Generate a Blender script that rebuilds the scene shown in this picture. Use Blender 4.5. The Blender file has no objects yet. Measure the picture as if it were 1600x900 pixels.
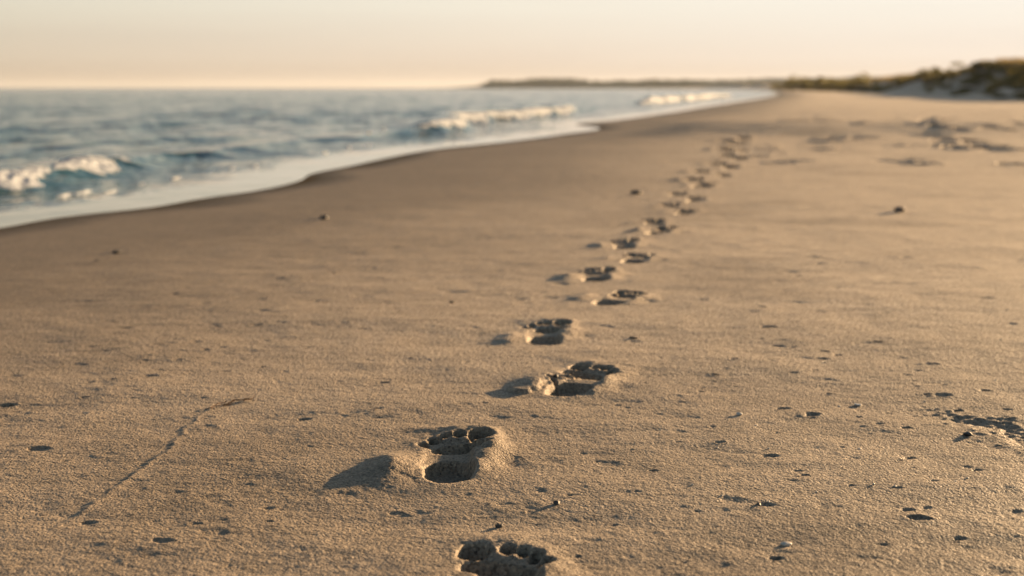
import bpy, bmesh, math, random
import numpy as np
from mathutils import Vector, Matrix, noise as mnoise

random.seed(7)
RNG = np.random.default_rng(11)
SC = bpy.context.scene
COL = SC.collection
R = math.radians

# ------------------------------------------------------------------ camera numbers
FPX = 1996.0                      # focal length in pixels of a 1600 px wide frame
PITCH = math.atan(313.0 / FPX)
CAM = np.array([0.0, 0.0, 0.585])
SUN_AZ = R(46)                    # to the right of straight ahead
SUN_EL = R(8.0)
EXPO = 1.6

# ------------------------------------------------------------------ noise
def _hash(ix, iy, seed):
    h = (ix.astype(np.int64) * 374761393 + iy.astype(np.int64) * 668265263 + seed * 974634777) & 0xFFFFFFFF
    h = ((h ^ (h >> 13)) * 1274126177) & 0xFFFFFFFF
    return (h ^ (h >> 16)) & 0xFFFFFFFF

def gnoise(x, y, seed=0):
    x = np.asarray(x, np.float64); y = np.asarray(y, np.float64)
    x0 = np.floor(x); y0 = np.floor(y)
    fx = x - x0; fy = y - y0
    u = fx * fx * fx * (fx * (fx * 6 - 15) + 10); v = fy * fy * fy * (fy * (fy * 6 - 15) + 10)
    def g(dx, dy):
        a = _hash(x0 + dx, y0 + dy, seed).astype(np.float64) * (2 * math.pi / 4294967296.0)
        return np.cos(a) * (fx - dx) + np.sin(a) * (fy - dy)
    a = g(0, 0); b = g(1, 0); c = g(0, 1); d = g(1, 1)
    return ((a + (b - a) * u) * (1 - v) + (c + (d - c) * u) * v) * 1.5

def fbm(x, y, seed=0, octv=4, gain=0.5):
    s = 0; a = 1.0
    for k in range(octv):
        s = s + a * gnoise(x * 2 ** k + 17.3 * k, y * 2 ** k - 9.1 * k, seed + k); a *= gain
    return s

def sstep(x, a, b):
    t = np.clip((x - a) / (b - a), 0, 1)
    return t * t * (3 - 2 * t)

# ------------------------------------------------------------------ pixel -> ray
def ray(px, py):
    c, s = math.cos(PITCH), math.sin(PITCH)
    u = 450.0 - py
    return np.array([px - 800.0, FPX * c + u * s, -FPX * s + u * c])

def at_plane(px, py, z=0.0):
    d = ray(px, py)
    t = (z - CAM[2]) / d[2]
    return CAM + d * t

# ------------------------------------------------------------------ shoreline x_s(y)
_edge_px = [(0, 355), (112, 336), (225, 324), (315, 309), (405, 296), (469, 281), (486, 271), (545, 259), (600, 247),
            (700, 230), (762, 224), (875, 210), (936, 199), (900, 194.5), (959, 188), (1034, 178), (1109, 166), (1212, 150)]
_sh = [at_plane(px, py, 0.004)[:2] for px, py in _edge_px]
_SY = np.array([-60, -20, 0, 3.0] + [p[1] for p in _sh] + [170, 300, 480, 680, 860, 900, 4200])
_s0 = _sh[0]
_SX = np.array([_s0[0] - 0.25 * (_s0[1] + 60), _s0[0] - 0.25 * (_s0[1] + 20), _s0[0] - 0.25 * _s0[1], _s0[0] - 0.25 * (_s0[1] - 3.0)]
               + [p[0] for p in _sh] + [35, 58, 78, 70, 20, -18, -18])
_M = np.gradient(_SX, _SY)
def shore(y):
    y = np.asarray(y, np.float64)
    i = np.clip(np.searchsorted(_SY, y) - 1, 0, len(_SY) - 2)
    h = _SY[i + 1] - _SY[i]; t = np.clip((y - _SY[i]) / h, 0, 1)
    t2 = t * t; t3 = t2 * t
    return ((2 * t3 - 3 * t2 + 1) * _SX[i] + (t3 - 2 * t2 + t) * h * _M[i] + (-2 * t3 + 3 * t2) * _SX[i + 1] + (t3 - t2) * h * _M[i + 1])
_base_line = lambda y: np.interp(y, [-60, 5.4, 18, 120, 300, 480, 680, 860, 900, 4200], [-18, -2.1, 0.95, 24.6, 58, 78, 70, 20, -18, -18])

# ------------------------------------------------------------------ macro height of the sand
def dune_height(x, y):
    u = (x - shore(y)) * 0.972
    n = fbm(x / 9.0, y / 16.0, 31, 3)
    crest = 15.0 + 1.6 * n
    h = 1.55 + 0.35 * gnoise(x / 14.0, y / 22.0, 35)
    h = h + 0.30 * np.exp(-((y - 88) / 13.0) ** 2)
    front = sstep(u, crest - 5.5, crest + 0.5)
    back = 1 - 0.35 * sstep(u, crest + 2, crest + 14)
    return h * front * back * sstep(y, 38, 66) * (1 - sstep(y, 560, 700))

def macro(x, y):
    u = (x - shore(y)) * 0.972
    ub = np.clip((x - _base_line(y)) * 0.972, -50, 400)
    z = np.where(u < 0, 0.030 * u, 0.0)
    z = np.maximum(z, -1.4)
    # berm profile: quick rise out of the swash then nearly flat
    z = z + np.where(u > 0, 0.052 * (1 - np.exp(-np.clip(u, 0, 500) / 1.3)), 0) + 0.0025 * np.clip(ub - 3, 0, 12) * (u > 0)
    # broad undulation of the dry sand
    dry = sstep(u, 0.6, 2.2)
    far = sstep(y, 5, 14)
    z = z + dry * (0.004 + 0.010 * far) * fbm(x / 1.9, y / 1.1, 3, 3)
    # a low swell crossing the beach some fifteen metres on, its near side turned from the sun
    c0 = 15.4 + 0.06 * (x - 3) + 0.5 * gnoise(x / 2.2, y * 0 + 0.3, 5)
    d = y - c0
    prof = np.where(d < 0, np.exp(-(d / 1.25) ** 2), np.exp(-(d / 4.5) ** 2))
    z = z + dry * 0.15 * prof * sstep(x, -0.5, 2.2) * (1 - 0.6 * sstep(x, 6.0, 9.0))
    c1 = 27.0 + 0.05 * x + 1.0 * gnoise(x / 4.0, y * 0 + 4.3, 6)
    d = y - c1
    z = z + dry * 0.06 * np.where(d < 0, np.exp(-(d / 2.0) ** 2), np.exp(-(d / 6.0) ** 2)) * sstep(x, 3, 6)
    return z + dune_height(x, y)

def at(px, py):
    d = ray(px, py); d = d / np.linalg.norm(d)
    z = 0.05
    for _ in range(12):
        t = (z - CAM[2]) / d[2]
        p = CAM + d * t
        z = float(macro(np.array([p[0]]), np.array([p[1]]))[0])
    return np.array([p[0], p[1], z])

# ------------------------------------------------------------------ the sand grid (sheared along the trail)
def grow(start, end, first, rate, cap=1e9):
    out = []; v = start; st = first
    while v < end:
        v += st; out.append(v); st = min(st * (1 + rate), cap)
    return out
def trail_x(y): return -0.40 + 0.2 * y
s_mid = np.concatenate([np.arange(-0.85, -0.34, 0.0044), np.arange(-0.34, 0.36, 0.0030), np.arange(0.36, 1.10, 0.0044)])
S = np.concatenate([-np.array(grow(-s_mid[0], 900, 0.0044, 0.03))[::-1], s_mid, np.array(grow(s_mid[-1], 1500, 0.0044, 0.03))])
ys = [1.0]
while ys[-1] < 1300:
    y = ys[-1]
    st = 0.0034 if y < 2.5 else (0.0034 + (y - 2.5) * 0.0030 if y < 14 else 0.0379 + (y - 14) * 0.012)
    ys.append(y + st)
yb = 1.0 - np.array(grow(0.0, 40, 0.0044, 0.06))[::-1]
Y = np.concatenate([yb, np.array(ys)])
NX, NY = len(S), len(Y)
GX = S[None, :] + trail_x(Y)[:, None]
GY = np.repeat(Y[:, None], NX, 1)
GZ = macro(GX, GY)
U = (GX - shore(GY)) * 0.972
print("grid", NX, NY, NX * NY)

def window(x, y, rad):
    j0, j1 = np.searchsorted(Y, y - rad), np.searchsorted(Y, y + rad)
    sc = x - trail_x(y)
    i0, i1 = np.searchsorted(S, sc - rad * 1.25), np.searchsorted(S, sc + rad * 1.25)
    return slice(max(j0, 0), max(j1, j0 + 1)), slice(max(i0, 0), max(i1, i0 + 1))

# micro relief, only where the grid can carry it
jn = slice(np.searchsorted(Y, 0.6), np.searchsorted(Y, 16.0)); im = slice(np.searchsorted(S, -6.0), np.searchsorted(S, 9.0))
x = GX[jn, im]; y = GY[jn, im]; u = U[jn, im]
dry = sstep(u, 0.25, 1.5)
px_ = at(95, 822)
m = 0.0032 * fbm(x / 0.42, y / 0.26, 40, 2) + 0.0014 * fbm(x / 0.11, y / 0.075, 44, 2)
st = gnoise(x / 0.045 + 0.6 * gnoise(x / 0.1, y / 0.1, 50), y / 0.016 + 1.1 * gnoise(x / 0.12, y / 0.1, 51), 52)
m = m + 0.00055 * st * (0.35 + 0.65 * sstep(gnoise(x / 0.35, y / 0.3, 53), -0.2, 0.3))
g = 0.7 * gnoise(x / 0.011, y / 0.010, 60) + 0.9 * gnoise(x / 0.0066, y / 0.0066, 61)
m = m + 0.00046 * g * (1 - sstep(y, 2.6, 4.2))
left = sstep(-(x - (-0.26 + 0.0 * y)), -0.15, 0.15) * (1 - sstep(y, 2.1, 3.0))
m = m + left * 0.00055 * np.abs(gnoise(x / 0.02, y / 0.018, 63))
GZ[jn, im] += m * dry

# ------------------------------------------------------------------ small dents
def dent(x, y, rx, ry, depth, rot=0.0, rim=0.3, sharp=0.5):
    rad = max(rx, ry) * 2.6
    js, is_ = window(x, y, rad)
    dx = GX[js, is_] - x; dy = GY[js, is_] - y
    if dx.size == 0: return
    c, s = math.cos(rot), math.sin(rot)
    a = (dx * c + dy * s) / rx; b = (-dx * s + dy * c) / ry
    sd_ = int(abs(x * 991 + y * 77)) % 999
    wob = 0.34 * gnoise(GX[js, is_] / (rx * 0.8), GY[js, is_] / (ry * 0.8), sd_) + 0.22 * gnoise(GX[js, is_] / (rx * 1.9) + 3, GY[js, is_] / (ry * 1.9), sd_ + 1)
    r = np.sqrt(a * a + b * b) + wob
    GZ[js, is_] += -depth * (1 - sstep(r, 1 - sharp, 1.05)) + depth * rim * np.exp(-((r - 1.25) / 0.3) ** 2)

POCKS = [(1200,512,2.2),(1214,540,1.8),(1239,543,1.1),(1189,529,1.2),(1147,563,1.2),(1117,586,1.1),(1241,583,1.3),(1273,578,1.1),
    (1287,560,1.5),(1310,554,1.3),(1289,549,1.3),(1350,542,1),(1371,535,1.5),(1205,566,1),(1457,568,2),(1415,585,.8),(1295,613,1.1),
    (1226,638,1.8),(1268,649,2),(1340,651,1.1),(1345,641,.8),(1389,644,1.1),(1373,663,1.3),(1415,669,1.1),(1126,691,1.2),(1207,713,2),
    (1247,737,1),(1258,745,.9),(1422,716,1.4),(1406,721,.8),(1427,732,.8),(1511,731,1),(1527,737,1.1),(1422,747,.9),(1459,754,1),
    (1403,764,.9),(1198,791,1.3),(1417,797,1.2),(1448,794,1.2),(1436,810,2),(1212,871,1.5),(1473,617,2.6),(1448,616,1.3),(1511,681,.9),
    (1560,697,1),(1464,638,1),(1497,641,1.2),(1190,480,1.6),(1405,397,2.4),(1240,505,1.4),(1095,610,1.1),(1060,690,.8),(1020,735,.9),
    (273,459,1.6),(296,480,1),(163,498,1),(199,512,1.6),(340,509,1.2),(401,507,1.5),(142,541,1.4),(166,548,1),(250,538,1.5),(306,534,1.5),
    (321,546,1.2),(347,542,1.2),(227,562,1.2),(278,562,1.2),(250,578,1.1),(176,594,1),(143,598,1),(235,588,1.6),(133,622,1),(10,634,2.2),
    (61,700,2.4),(25,587,1.6),(419,793,1.1),(419,815,.9),(306,819,1),(138,817,1.4),(253,849,1.8),(475,655,1.6),(353,580,1),(505,470,1),
    (445,580,1),(600,597,1.3),(590,640,1.4),(640,560,1),(1030,560,1),(1060,545,1),(1330,340,3),(1245,430,2),(1100,470,1.6),(150,408,1.6),
    (182,396,2),(700,470,1),(1540,610,1.4),(1575,640,1.2),(1330,760,.9),(1500,840,1.1),(1380,850,.9),(960,820,.8),(1090,800,.8)]
for px, py, sz in POCKS:
    p = at(px, py)
    k = 1.0 + 0.06 * max(0, p[1] - 2)
    dent(p[0], p[1], 0.0078 * sz * k, 0.0050 * sz * k ** 1.3, 0.0025 * sz ** 0.6 * k * random.uniform(.6, 1.3), random.uniform(-.3, .3), random.uniform(.05, .4), random.uniform(.4, .8))
for _ in range(900):
    yy = 1.15 * (9 / 1.15) ** random.random(); xx = random.uniform(-0.46, 0.46) * yy * 1.1
    if xx < float(shore(np.array([yy]))[0]) + 0.9: continue
    k = 0.6 + 0.14 * yy; sz = random.choice([.25, .3, .3, .35, .4, .5, .7])
    dent(xx, yy, 0.011 * sz * k, 0.008 * sz * k, 0.0026 * sz * k, random.uniform(-.5, .5), 0.25, random.uniform(.4, .9))
for _ in range(1300):   # faint shallow dimples
    yy = 1.2 * (10 / 1.2) ** random.random(); xx = random.uniform(-0.46, 0.46) * yy * 1.1
    if xx < float(shore(np.array([yy]))[0]) + 1.0: continue
    k = 0.8 + 0.10 * yy; a_ = random.uniform(.008, .030) * k
    dent(xx, yy, a_, a_ * random.uniform(.4, .9), random.uniform(.0003, .0010) * k * (1 + 1.0 * sstep(np.array([yy]), 2.2, 4.0)[0]), random.uniform(-.6, .6), random.uniform(0, .5), random.uniform(.7, 1.0))
for _ in range(260):   # scuffed, trodden dry sand up the beach
    yy = 9 * (60 / 9) ** random.random(); xx = random.uniform(0.0, 0.45) * yy
    uu = (xx - float(shore(np.array([yy]))[0]))
    if uu < 3.0: continue
    k = min(0.5 + 0.05 * yy, 1.6); dent(xx, yy, random.uniform(.05, .14) * k, random.uniform(.05, .12) * k, random.uniform(.008, .02) * k, random.uniform(-1, 1), .6, .9)

# ------------------------------------------------------------------ lip of an old swash line on the left and the trough on the right
def polyline_field(pts, rad):
    pts = np.array(pts)[:, :2]
    cx, cy = pts.mean(0); ext = np.abs(pts - [cx, cy]).max() + rad
    js, is_ = window(cx, cy, ext)
    x = GX[js, is_]; y = GY[js, is_]
    best = np.full(x.shape, 1e9); sgn = np.zeros(x.shape); par = np.zeros(x.shape)
    n = len(pts) - 1
    for k in range(n):
        a, b = pts[k], pts[k + 1]; ab = b - a; L = np.dot(ab, ab)
        t = np.clip(((x - a[0]) * ab[0] + (y - a[1]) * ab[1]) / L, 0, 1)
        dx = x - a[0] - t * ab[0]; dy = y - a[1] - t * ab[1]
        d = np.hypot(dx, dy); cr = ab[0] * (y - a[1]) - ab[1] * (x - a[0])
        mk = d < best
        best = np.where(mk, d, best); sgn = np.where(mk, np.sign(cr), sgn); par = np.where(mk, (k + t) / n, par)
    return js, is_, x, y, best, sgn, par
RIDGE_PX = [(60, 848), (95, 822), (165, 775), (215, 735), (262, 705), (290, 670), (318, 645), (350, 632), (385, 626), (425, 619), (470, 614)]
js, is_, x, y, d, sg, par = polyline_field([at(*q) for q in RIDGE_PX], 0.25)
sd = d * sg + 0.006 * gnoise(x / 0.05, y / 0.05, 70) + 0.003 * gnoise(x / 0.016, y / 0.016, 69)          # positive on the seaward (left) side
fade = sstep(par, 0.0, 0.12) * (1 - sstep(par, 0.80, 1.0))
GZ[js, is_] += fade * (0.0016 * np.exp(-(sd / 0.0040) ** 2) * (0.6 + 0.6 * np.abs(gnoise(x / 0.03, y / 0.03, 71))) - 0.0005 * sstep(sd, 0.0, 0.008) * np.exp(-np.clip(sd, 0, 9) / 0.10))
TR_PX = [(1478, 648), (1500, 655), (1530, 659), (1556, 664), (1580, 676), (1605, 690), (1650, 712)]
js, is_, x, y, d, sg, par = polyline_field([at(*q) for q in TR_PX], 0.2)
d = d * (1 + 0.5 * gnoise(x / 0.03, y / 0.03, 73)) 
GZ[js, is_] += -0.0028 * sstep(par, 0, 0.2) * np.exp(-(d / 0.018) ** 2) * (1 + 0.8 * gnoise(x / .03, y / .02, 75)) + 0.0012 * np.exp(-((d - 0.04) / 0.015) ** 2) * sstep(par, 0, .2) + 0.0025 * gnoise(x / .012, y / .012, 74) * np.exp(-(d / .05) ** 2)

# ------------------------------------------------------------------ bare footprints pressed into the sand
REG = np.zeros((NY, NX), np.int32)          # 0 = open sand, else footprint*16 + piece
PIECES = ['rim', 'heel_print', 'ball_print', 'big_toe_print', 'toe_print', 'toe_print', 'toe_print', 'toe_print']
ELL = [  # piece, a, b, ra, rb, rotation, depth (cm), for a left foot: +a is the big-toe side
    (1, 0.1, -6.6, 3.55, 5.7, 0.06, 2.5),
    (2, 0.9, 4.7, 4.3, 2.15, 0.16, 2.1),
    (3, 3.5, 10.4, 1.75, 2.7, -0.1, 2.6),
    (4, 0.15, 10.6, 0.95, 1.5, 0.0, 2.2),
    (5, -1.75, 10.0, 0.78, 1.25, 0.1, 2.0),
    (6, -3.35, 8.4, 0.85, 1.35, 0.25, 2.0),
    (7, -4.7, 6.1, 0.72, 1.25, 0.4, 1.9)]

def footprint(fid, x0, y0, rot, side, scale=1.0, depth=1.0, mound=1.0, soft=0.0, seed=0, mleft=1.6):
    """rot: clockwise from straight ahead; side: +1 left foot, -1 right foot. Lengths in cm."""
    js, is_ = window(x0, y0, 0.42 * scale)
    x = GX[js, is_]; y = GY[js, is_]
    dx = (x - x0) * 100 / scale; dy = (y - y0) * 100 / scale
    wx = 0.34 * gnoise(x / 0.035, y / 0.035, 900 + seed) + 0.11 * gnoise(x / 0.011, y / 0.011, 930 + seed)
    wy = 0.34 * gnoise(x / 0.035, y / 0.035, 960 + seed) + 0.11 * gnoise(x / 0.011, y / 0.011, 990 + seed)
    c, s = math.cos(rot), math.sin(rot)
    w = dx * c - dy * s; b = dx * s + dy * c          # w: to the right of the foot, b: forward
    a = w * side + wx; bb = b + wy
    q = np.full(x.shape, 99.0); dep = np.zeros(x.shape); reg = np.zeros(x.shape, np.int32); best = np.full(x.shape, 99.0)
    vr = random.Random(seed + 77); vs = 0.0 if seed == 7 else (0.6 if seed < 28 else 1.0)
    mx_, my_ = vr.uniform(-1.6, 1.6) * vs, vr.uniform(-2.5, 2.5) * vs; mleft = mleft * (1 + vr.uniform(-.45, .25) * vs)
    for pc, ea, eb, ra, rb, er, ed in ELL:
        ea += vr.uniform(-.35, .35) * vs; eb += vr.uniform(-.5, .5) * vs; ra *= 1 + vr.uniform(-.14, .14) * vs; rb *= 1 + vr.uniform(-.14, .14) * vs; ed *= 1 + vr.uniform(-.35, .15) * vs
        ce, se = math.cos(er), math.sin(er)
        pa = ((a - ea) * ce + (bb - eb) * se) / ra; pb = (-(a - ea) * se + (bb - eb) * ce) / rb
        r = (np.abs(pa) ** 2.3 + np.abs(pb) ** 2.3) ** (1 / 2.3)
        qq = (r - 1) * (ra * rb) ** 0.5
        wall = (0.50 if pc > 2 else 0.70) + soft
        dd = ed * sstep(-qq, -0.18 - soft * .5, wall)
        if pc == 1: dd = dd * (0.86 + 0.14 * sstep(bb, 1, -8))
        dep = np.maximum(dep, dd)
        mk = (qq < best) & (qq < 0.25); reg = np.where(mk, pc, reg); best = np.where(mk, qq, best)
        q = np.minimum(q, qq)
    # outer edge of the foot (the instep bridged)
    arch = np.maximum(np.abs((a + 0.6) / 3.4), np.abs((bb - 1.0) / 7)) - 1
    arch = arch * 3.6
    dep = np.maximum(dep, 0.30 * sstep(-arch, -0.2, 1.6))
    q = np.minimum(q, arch)
    out = sstep(q, -0.35, 0.55)
    lump = 1 + 0.35 * gnoise(x / 0.05, y / 0.05, 1020 + seed)
    rimh = 0.50 * np.exp(-(np.clip(q - 0.5, 0, 99) / 1.7) ** 2)
    ml = 1.02 * mleft * np.exp(-((w + 7.9 + mx_) / np.where(w > -7.9 - mx_, 2.5, 3.4)) ** 2 - ((b + 4.2 + my_) / 6.2) ** 2)
    rimh = rimh * (1 - .65 * sstep(-w, 0.5, 4.5)) * (1 - .8 * sstep(-b, 6.0, 10.0))
    mr = 0.75 * np.exp(-((w - 5.6) / np.where(w < 5.6, 1.8, 3.4)) ** 2 - ((b - 0.5) / 5.2) ** 2) + 0.4 * np.exp(-((w) / 6) ** 2 - ((b - 15.5) / 1.8) ** 2)
    hol = -0.5 * np.exp(-((w - 8) / 2.2) ** 2 - ((b + 1.5) / 3.0) ** 2)
    mz = mound * (rimh + ml + mr + hol) * lump * out
    crumb = 0.07 * gnoise(x / 0.009, y / 0.009, 1050 + seed) * np.exp(-(q / 1.6) ** 2) + 0.05 * gnoise(x / 0.03, y / 0.03, 1080 + seed) * (q < 0)
    edge = 1 - sstep(np.hypot(dx, dy), 24, 36)
    GZ[js, is_] += (mz * edge - dep * depth + crumb) * 0.01 * scale
    full = np.where(reg > 0, reg, np.where(q < 2.6, 8, 0))
    inmound = (ml * mound > 0.45) & (q > 0)
    full = np.where((full == 0) & inmound, 8, full)
    R0 = REG[js, is_]
    REG[js, is_] = np.where((full > 0) & ((R0 == 0) | (full < 8)), fid * 16 + full, R0)

# centre pixel, rotation in degrees, side (+1 left), scale, mound
TRAIL = [(783, 917, 3, -1, 1.0, 1.0), (706, 716, 2, 1, 1.02, 1.45), (908, 596, 22, -1, 1.0, 1.1), (853, 521, 3, 1, 1.0, .95), (968, 467, 24, -1, 1.0, .8),
    (931, 431, 6, 1, 1.0, 1.0), (994, 404, 14, -1, 1.0, .5), (974, 382, 4, 1, 1.0, 1.0), (1035, 361, 24, -1, 1.0, 1.0), (1021, 347, 4, 1, 1.0, .8),
    (1071, 331.5, 16, -1, 1.0, .6), (1047, 320.5, 5, 1, 1.05, .9), (1088, 311, 12, -1, 1.05, .5), (1059, 302.5, 5, 1, 1.05, .4), (1101, 290, 18, -1, 1.25, 1.1),
    (1085, 281.5, 8, 1, 1.2, 1.1), (1131, 273.5, 10, -1, 1.1, .6), (1096, 268, 8, 1, 1.2, 1.1), (1141, 261, 10, -1, 1.1, .5), (1121, 255.5, 8, 1, 1.2, .9),
    (1155, 247, 10, -1, 1.2, .8), (1136, 242, 8, 1, 1.2, .9), (1158, 234.5, 10, -1, 1.2, .9), (1133, 231, 8, 1, 1.2, .9), (1160, 225, 10, -1, 1.3, 1.0),
    (1137, 221, 8, 1, 1.3, 1.0), (1162, 215.5, 10, -1, 1.35, 1.0), (1137, 209.5, 8, 1, 1.35, 1.1), (1152, 203.5, 10, -1, 1.4, 1.1),
    (1197, 186, 10, 1, 1.5, 1.2), (1189, 177, 10, -1, 1.6, 1.0), (1200, 166, 8, 1, 1.6, 1.0), (1212, 157, 8, -1, 1.6, 1.0)]
fp_pos = []
ndet = 6
for k, (px, py, rot, side, scl, mnd) in enumerate(TRAIL):
    if k > 17: scl *= 1.08
    p = at(px, py); fp_pos.append(p)
    soft = 0.0 if k < 4 else min(0.15 + 0.015 * k, .5)
    if k > 8: mnd *= .6
    if k > 17: scl *= 1.15
    footprint(k + 1, p[0], p[1], R(rot), side, scl, .9 if k < 4 else 1.0 if k < 8 else 1.7 if k < 16 else 2.6 if k < 29 else 3.4, mnd, soft, k * 7, 0.95 if k < 4 else 1.15)
# broken crust on the outer rim of the third print
p3 = fp_pos[2]
def block(x, y, rx, ry, h, rot, seed):
    js, is_ = window(x, y, max(rx, ry) * 2)
    dx = GX[js, is_] - x; dy = GY[js, is_] - y
    c, s = math.cos(rot), math.sin(rot)
    a = (dx * c + dy * s) / rx; b = (-dx * s + dy * c) / ry
    r = (np.abs(a) ** 3 + np.abs(b) ** 3) ** (1 / 3) + 0.2 * gnoise(GX[js, is_] / .02, GY[js, is_] / .02, seed)
    GZ[js, is_] += h * (1 - sstep(r, 0.85, 1.05))
q = at(822, 606); block(q[0], q[1], 0.026, 0.042, 0.0065, -0.5, 201)
q = at(864, 598); dent(q[0], q[1], 0.006, 0.034, 0.010, 0.25, 0.2)
q = at(885, 592); dent(q[0], q[1], 0.016, 0.010, 0.008, 0.25, 0.3)
# second, trodden trail on the dry sand at right
SCUFF = [(1401, 183, 1.0), (1437, 181, 1.4), (1468, 186, 1.5), (1462, 195, 1.2), (1490, 199, 1.6), (1483, 212, 1.4), (1511, 205, 1.7), (1512, 219, 1.3),
         (1538, 227, 1.4), (1575, 234, 1.5), (1522, 181, 1.4), (1562, 191, 1.3), (1590, 258, 1.3), (1598, 196, 1.3), (1506, 169, 1.2), (1588, 174, 1.5),
         (1448, 183, 1.2), (1475, 191, 1.3), (1500, 203.5, 1.3), (1497, 213, 1.1), (1524, 222, 1.2), (1552, 231, 1.1), (1455, 189.5, 1.1), (1482, 204.5, 1.2)]
sc_pos = []
NT = len(TRAIL)
for k, (px, py, sz) in enumerate(SCUFF):
    p = at(px, py); sc_pos.append(p)
    footprint(NT + k + 1, p[0], p[1], R(random.uniform(-60, -20)), random.choice([1, -1]), sz * 1.2, 3.3, .8, .4, 300 + k * 5)

# ------------------------------------------------------------------ mesh helpers
def raw_mesh(name, verts, quads=None, tris=None, smooth=True):
    me = bpy.data.meshes.new(name)
    nv = len(verts); me.vertices.add(nv)
    me.vertices.foreach_set('co', np.ascontiguousarray(verts, np.float32).ravel())
    parts = []; tot = []
    if quads is not None and len(quads): parts.append(np.asarray(quads, np.int32).ravel()); tot.append(np.full(len(quads), 4, np.int32))
    if tris is not None and len(tris): parts.append(np.asarray(tris, np.int32).ravel()); tot.append(np.full(len(tris), 3, np.int32))
    li = np.concatenate(parts); lt = np.concatenate(tot)
    me.loops.add(len(li)); me.loops.foreach_set('vertex_index', li)
    me.polygons.add(len(lt)); ls = np.concatenate([[0], np.cumsum(lt)[:-1]]).astype(np.int32)
    me.polygons.foreach_set('loop_start', ls)
    try: me.polygons.foreach_set('loop_total', lt)
    except Exception: pass
    if smooth: me.polygons.foreach_set('use_smooth', np.ones(len(lt), bool))
    me.update(calc_edges=True)
    return me

def link(name, me, mat=None, parent=None, loc=None):
    o = bpy.data.objects.new(name, me); COL.objects.link(o)
    if mat is not None: me.materials.clear(); me.materials.append(mat)
    if loc is not None: o.location = loc
    if parent is not None: o.parent = parent
    return o

def tag(o, label=None, cat=None, group=None, kind=None):
    if label: o['label'] = label
    if cat: o['category'] = cat
    if group: o['group'] = group
    if kind: o['kind'] = kind
    return o

def empty(name, loc):
    o = bpy.data.objects.new(name, None); COL.objects.link(o); o.location = loc; o.empty_display_size = 0.05
    return o

def grid_normals(X, Yy, Z):
    P = np.stack([X, Yy, Z], -1)
    du = np.empty_like(P); dv = np.empty_like(P)
    du[:, 1:-1] = P[:, 2:] - P[:, :-2]; du[:, 0] = P[:, 1] - P[:, 0]; du[:, -1] = P[:, -1] - P[:, -2]
    dv[1:-1] = P[2:] - P[:-2]; dv[0] = P[1] - P[0]; dv[-1] = P[-1] - P[-2]
    n = np.cross(du, dv); n /= np.linalg.norm(n, axis=-1, keepdims=True) + 1e-20
    n *= np.sign(n[..., 2:3] + 1e-12)
    return n

def sub_grid(name, sel, verts, norms, attrs, quads, origin=(0, 0, 0)):
    """Mesh of the selected quads of a grid, keeping the whole grid's normals so that neighbours meet without a seam."""
    q = quads[sel]
    ids, inv = np.unique(q.ravel(), return_inverse=True)
    v = verts[ids] - np.array(origin)
    me = raw_mesh(name, v, quads=inv.reshape(-1, 4))
    for an, av in attrs.items():
        a = me.attributes.new(an, 'FLOAT', 'POINT'); a.data.foreach_set('value', np.ascontiguousarray(av[ids], np.float32))
    if norms is not None:
        try:
            a = me.attributes.new('custom_normal', 'FLOAT_VECTOR', 'POINT')
            a.data.foreach_set('vector', np.ascontiguousarray(norms[ids], np.float32).ravel())
        except Exception as e:
            print('normals', e)
    return me

def quads_of(nj, ni, flip=False):
    idx = np.arange(nj * ni).reshape(nj, ni)
    q = np.stack([idx[:-1, :-1], idx[:-1, 1:], idx[1:, 1:], idx[1:, :-1]], -1).reshape(-1, 4)
    return q[:, ::-1] if flip else q

# ------------------------------------------------------------------ materials
def new_mat(name):
    m = bpy.data.materials.new(name); m.use_nodes = True
    nt = m.node_tree; nt.nodes.clear()
    out = nt.nodes.new('ShaderNodeOutputMaterial'); b = nt.nodes.new('ShaderNodeBsdfPrincipled')
    nt.links.new(b.outputs[0], out.inputs[0])
    return m, nt, b
def N(nt, t, **kw):
    n = nt.nodes.new(t)
    for k, v in kw.items():
        if k in n.inputs: n.inputs[k].default_value = v
        else: setattr(n, k, v)
    return n
def noise_node(nt, vec, scale, detail=2.0, rough=0.5):
    n = nt.nodes.new('ShaderNodeTexNoise'); n.inputs['Scale'].default_value = scale; n.inputs['Detail'].default_value = detail; n.inputs['Roughness'].default_value = rough
    nt.links.new(vec, n.inputs['Vector']); return n.outputs['Fac']
def ramp(nt, fac, stops):
    r = nt.nodes.new('ShaderNodeValToRGB'); e = r.color_ramp.elements
    e[0].position = stops[0][0]; e[0].color = (*stops[0][1], 1); e[1].position = stops[-1][0]; e[1].color = (*stops[-1][1], 1)
    for p, c in stops[1:-1]: k = e.new(p); k.color = (*c, 1)
    nt.links.new(fac, r.inputs[0]); return r.outputs[0]
def mix(nt, f, a, b, mode='MIX'):
    m = nt.nodes.new('ShaderNodeMix'); m.data_type = 'RGBA'; m.blend_type = mode
    for sock, v in ((m.inputs['Factor'], f), (m.inputs['A'], a), (m.inputs['B'], b)):
        pass
    ins = [i for i in m.inputs if i.enabled]
    for sock, v in zip(ins, (f, a, b)):
        if hasattr(v, 'links') or isinstance(v, bpy.types.NodeSocket): nt.links.new(v, sock)
        elif isinstance(v, tuple): sock.default_value = (*v, 1)
        else: sock.default_value = v
    return [o for o in m.outputs if o.enabled][0]
def math_node(nt, op, a, b=0.0, clamp=False):
    m = nt.nodes.new('ShaderNodeMath'); m.operation = op; m.use_clamp = clamp
    for sock, v in zip(m.inputs, (a, b)):
        if isinstance(v, bpy.types.NodeSocket): nt.links.new(v, sock)
        else: sock.default_value = v
    return m.outputs[0]
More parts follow.
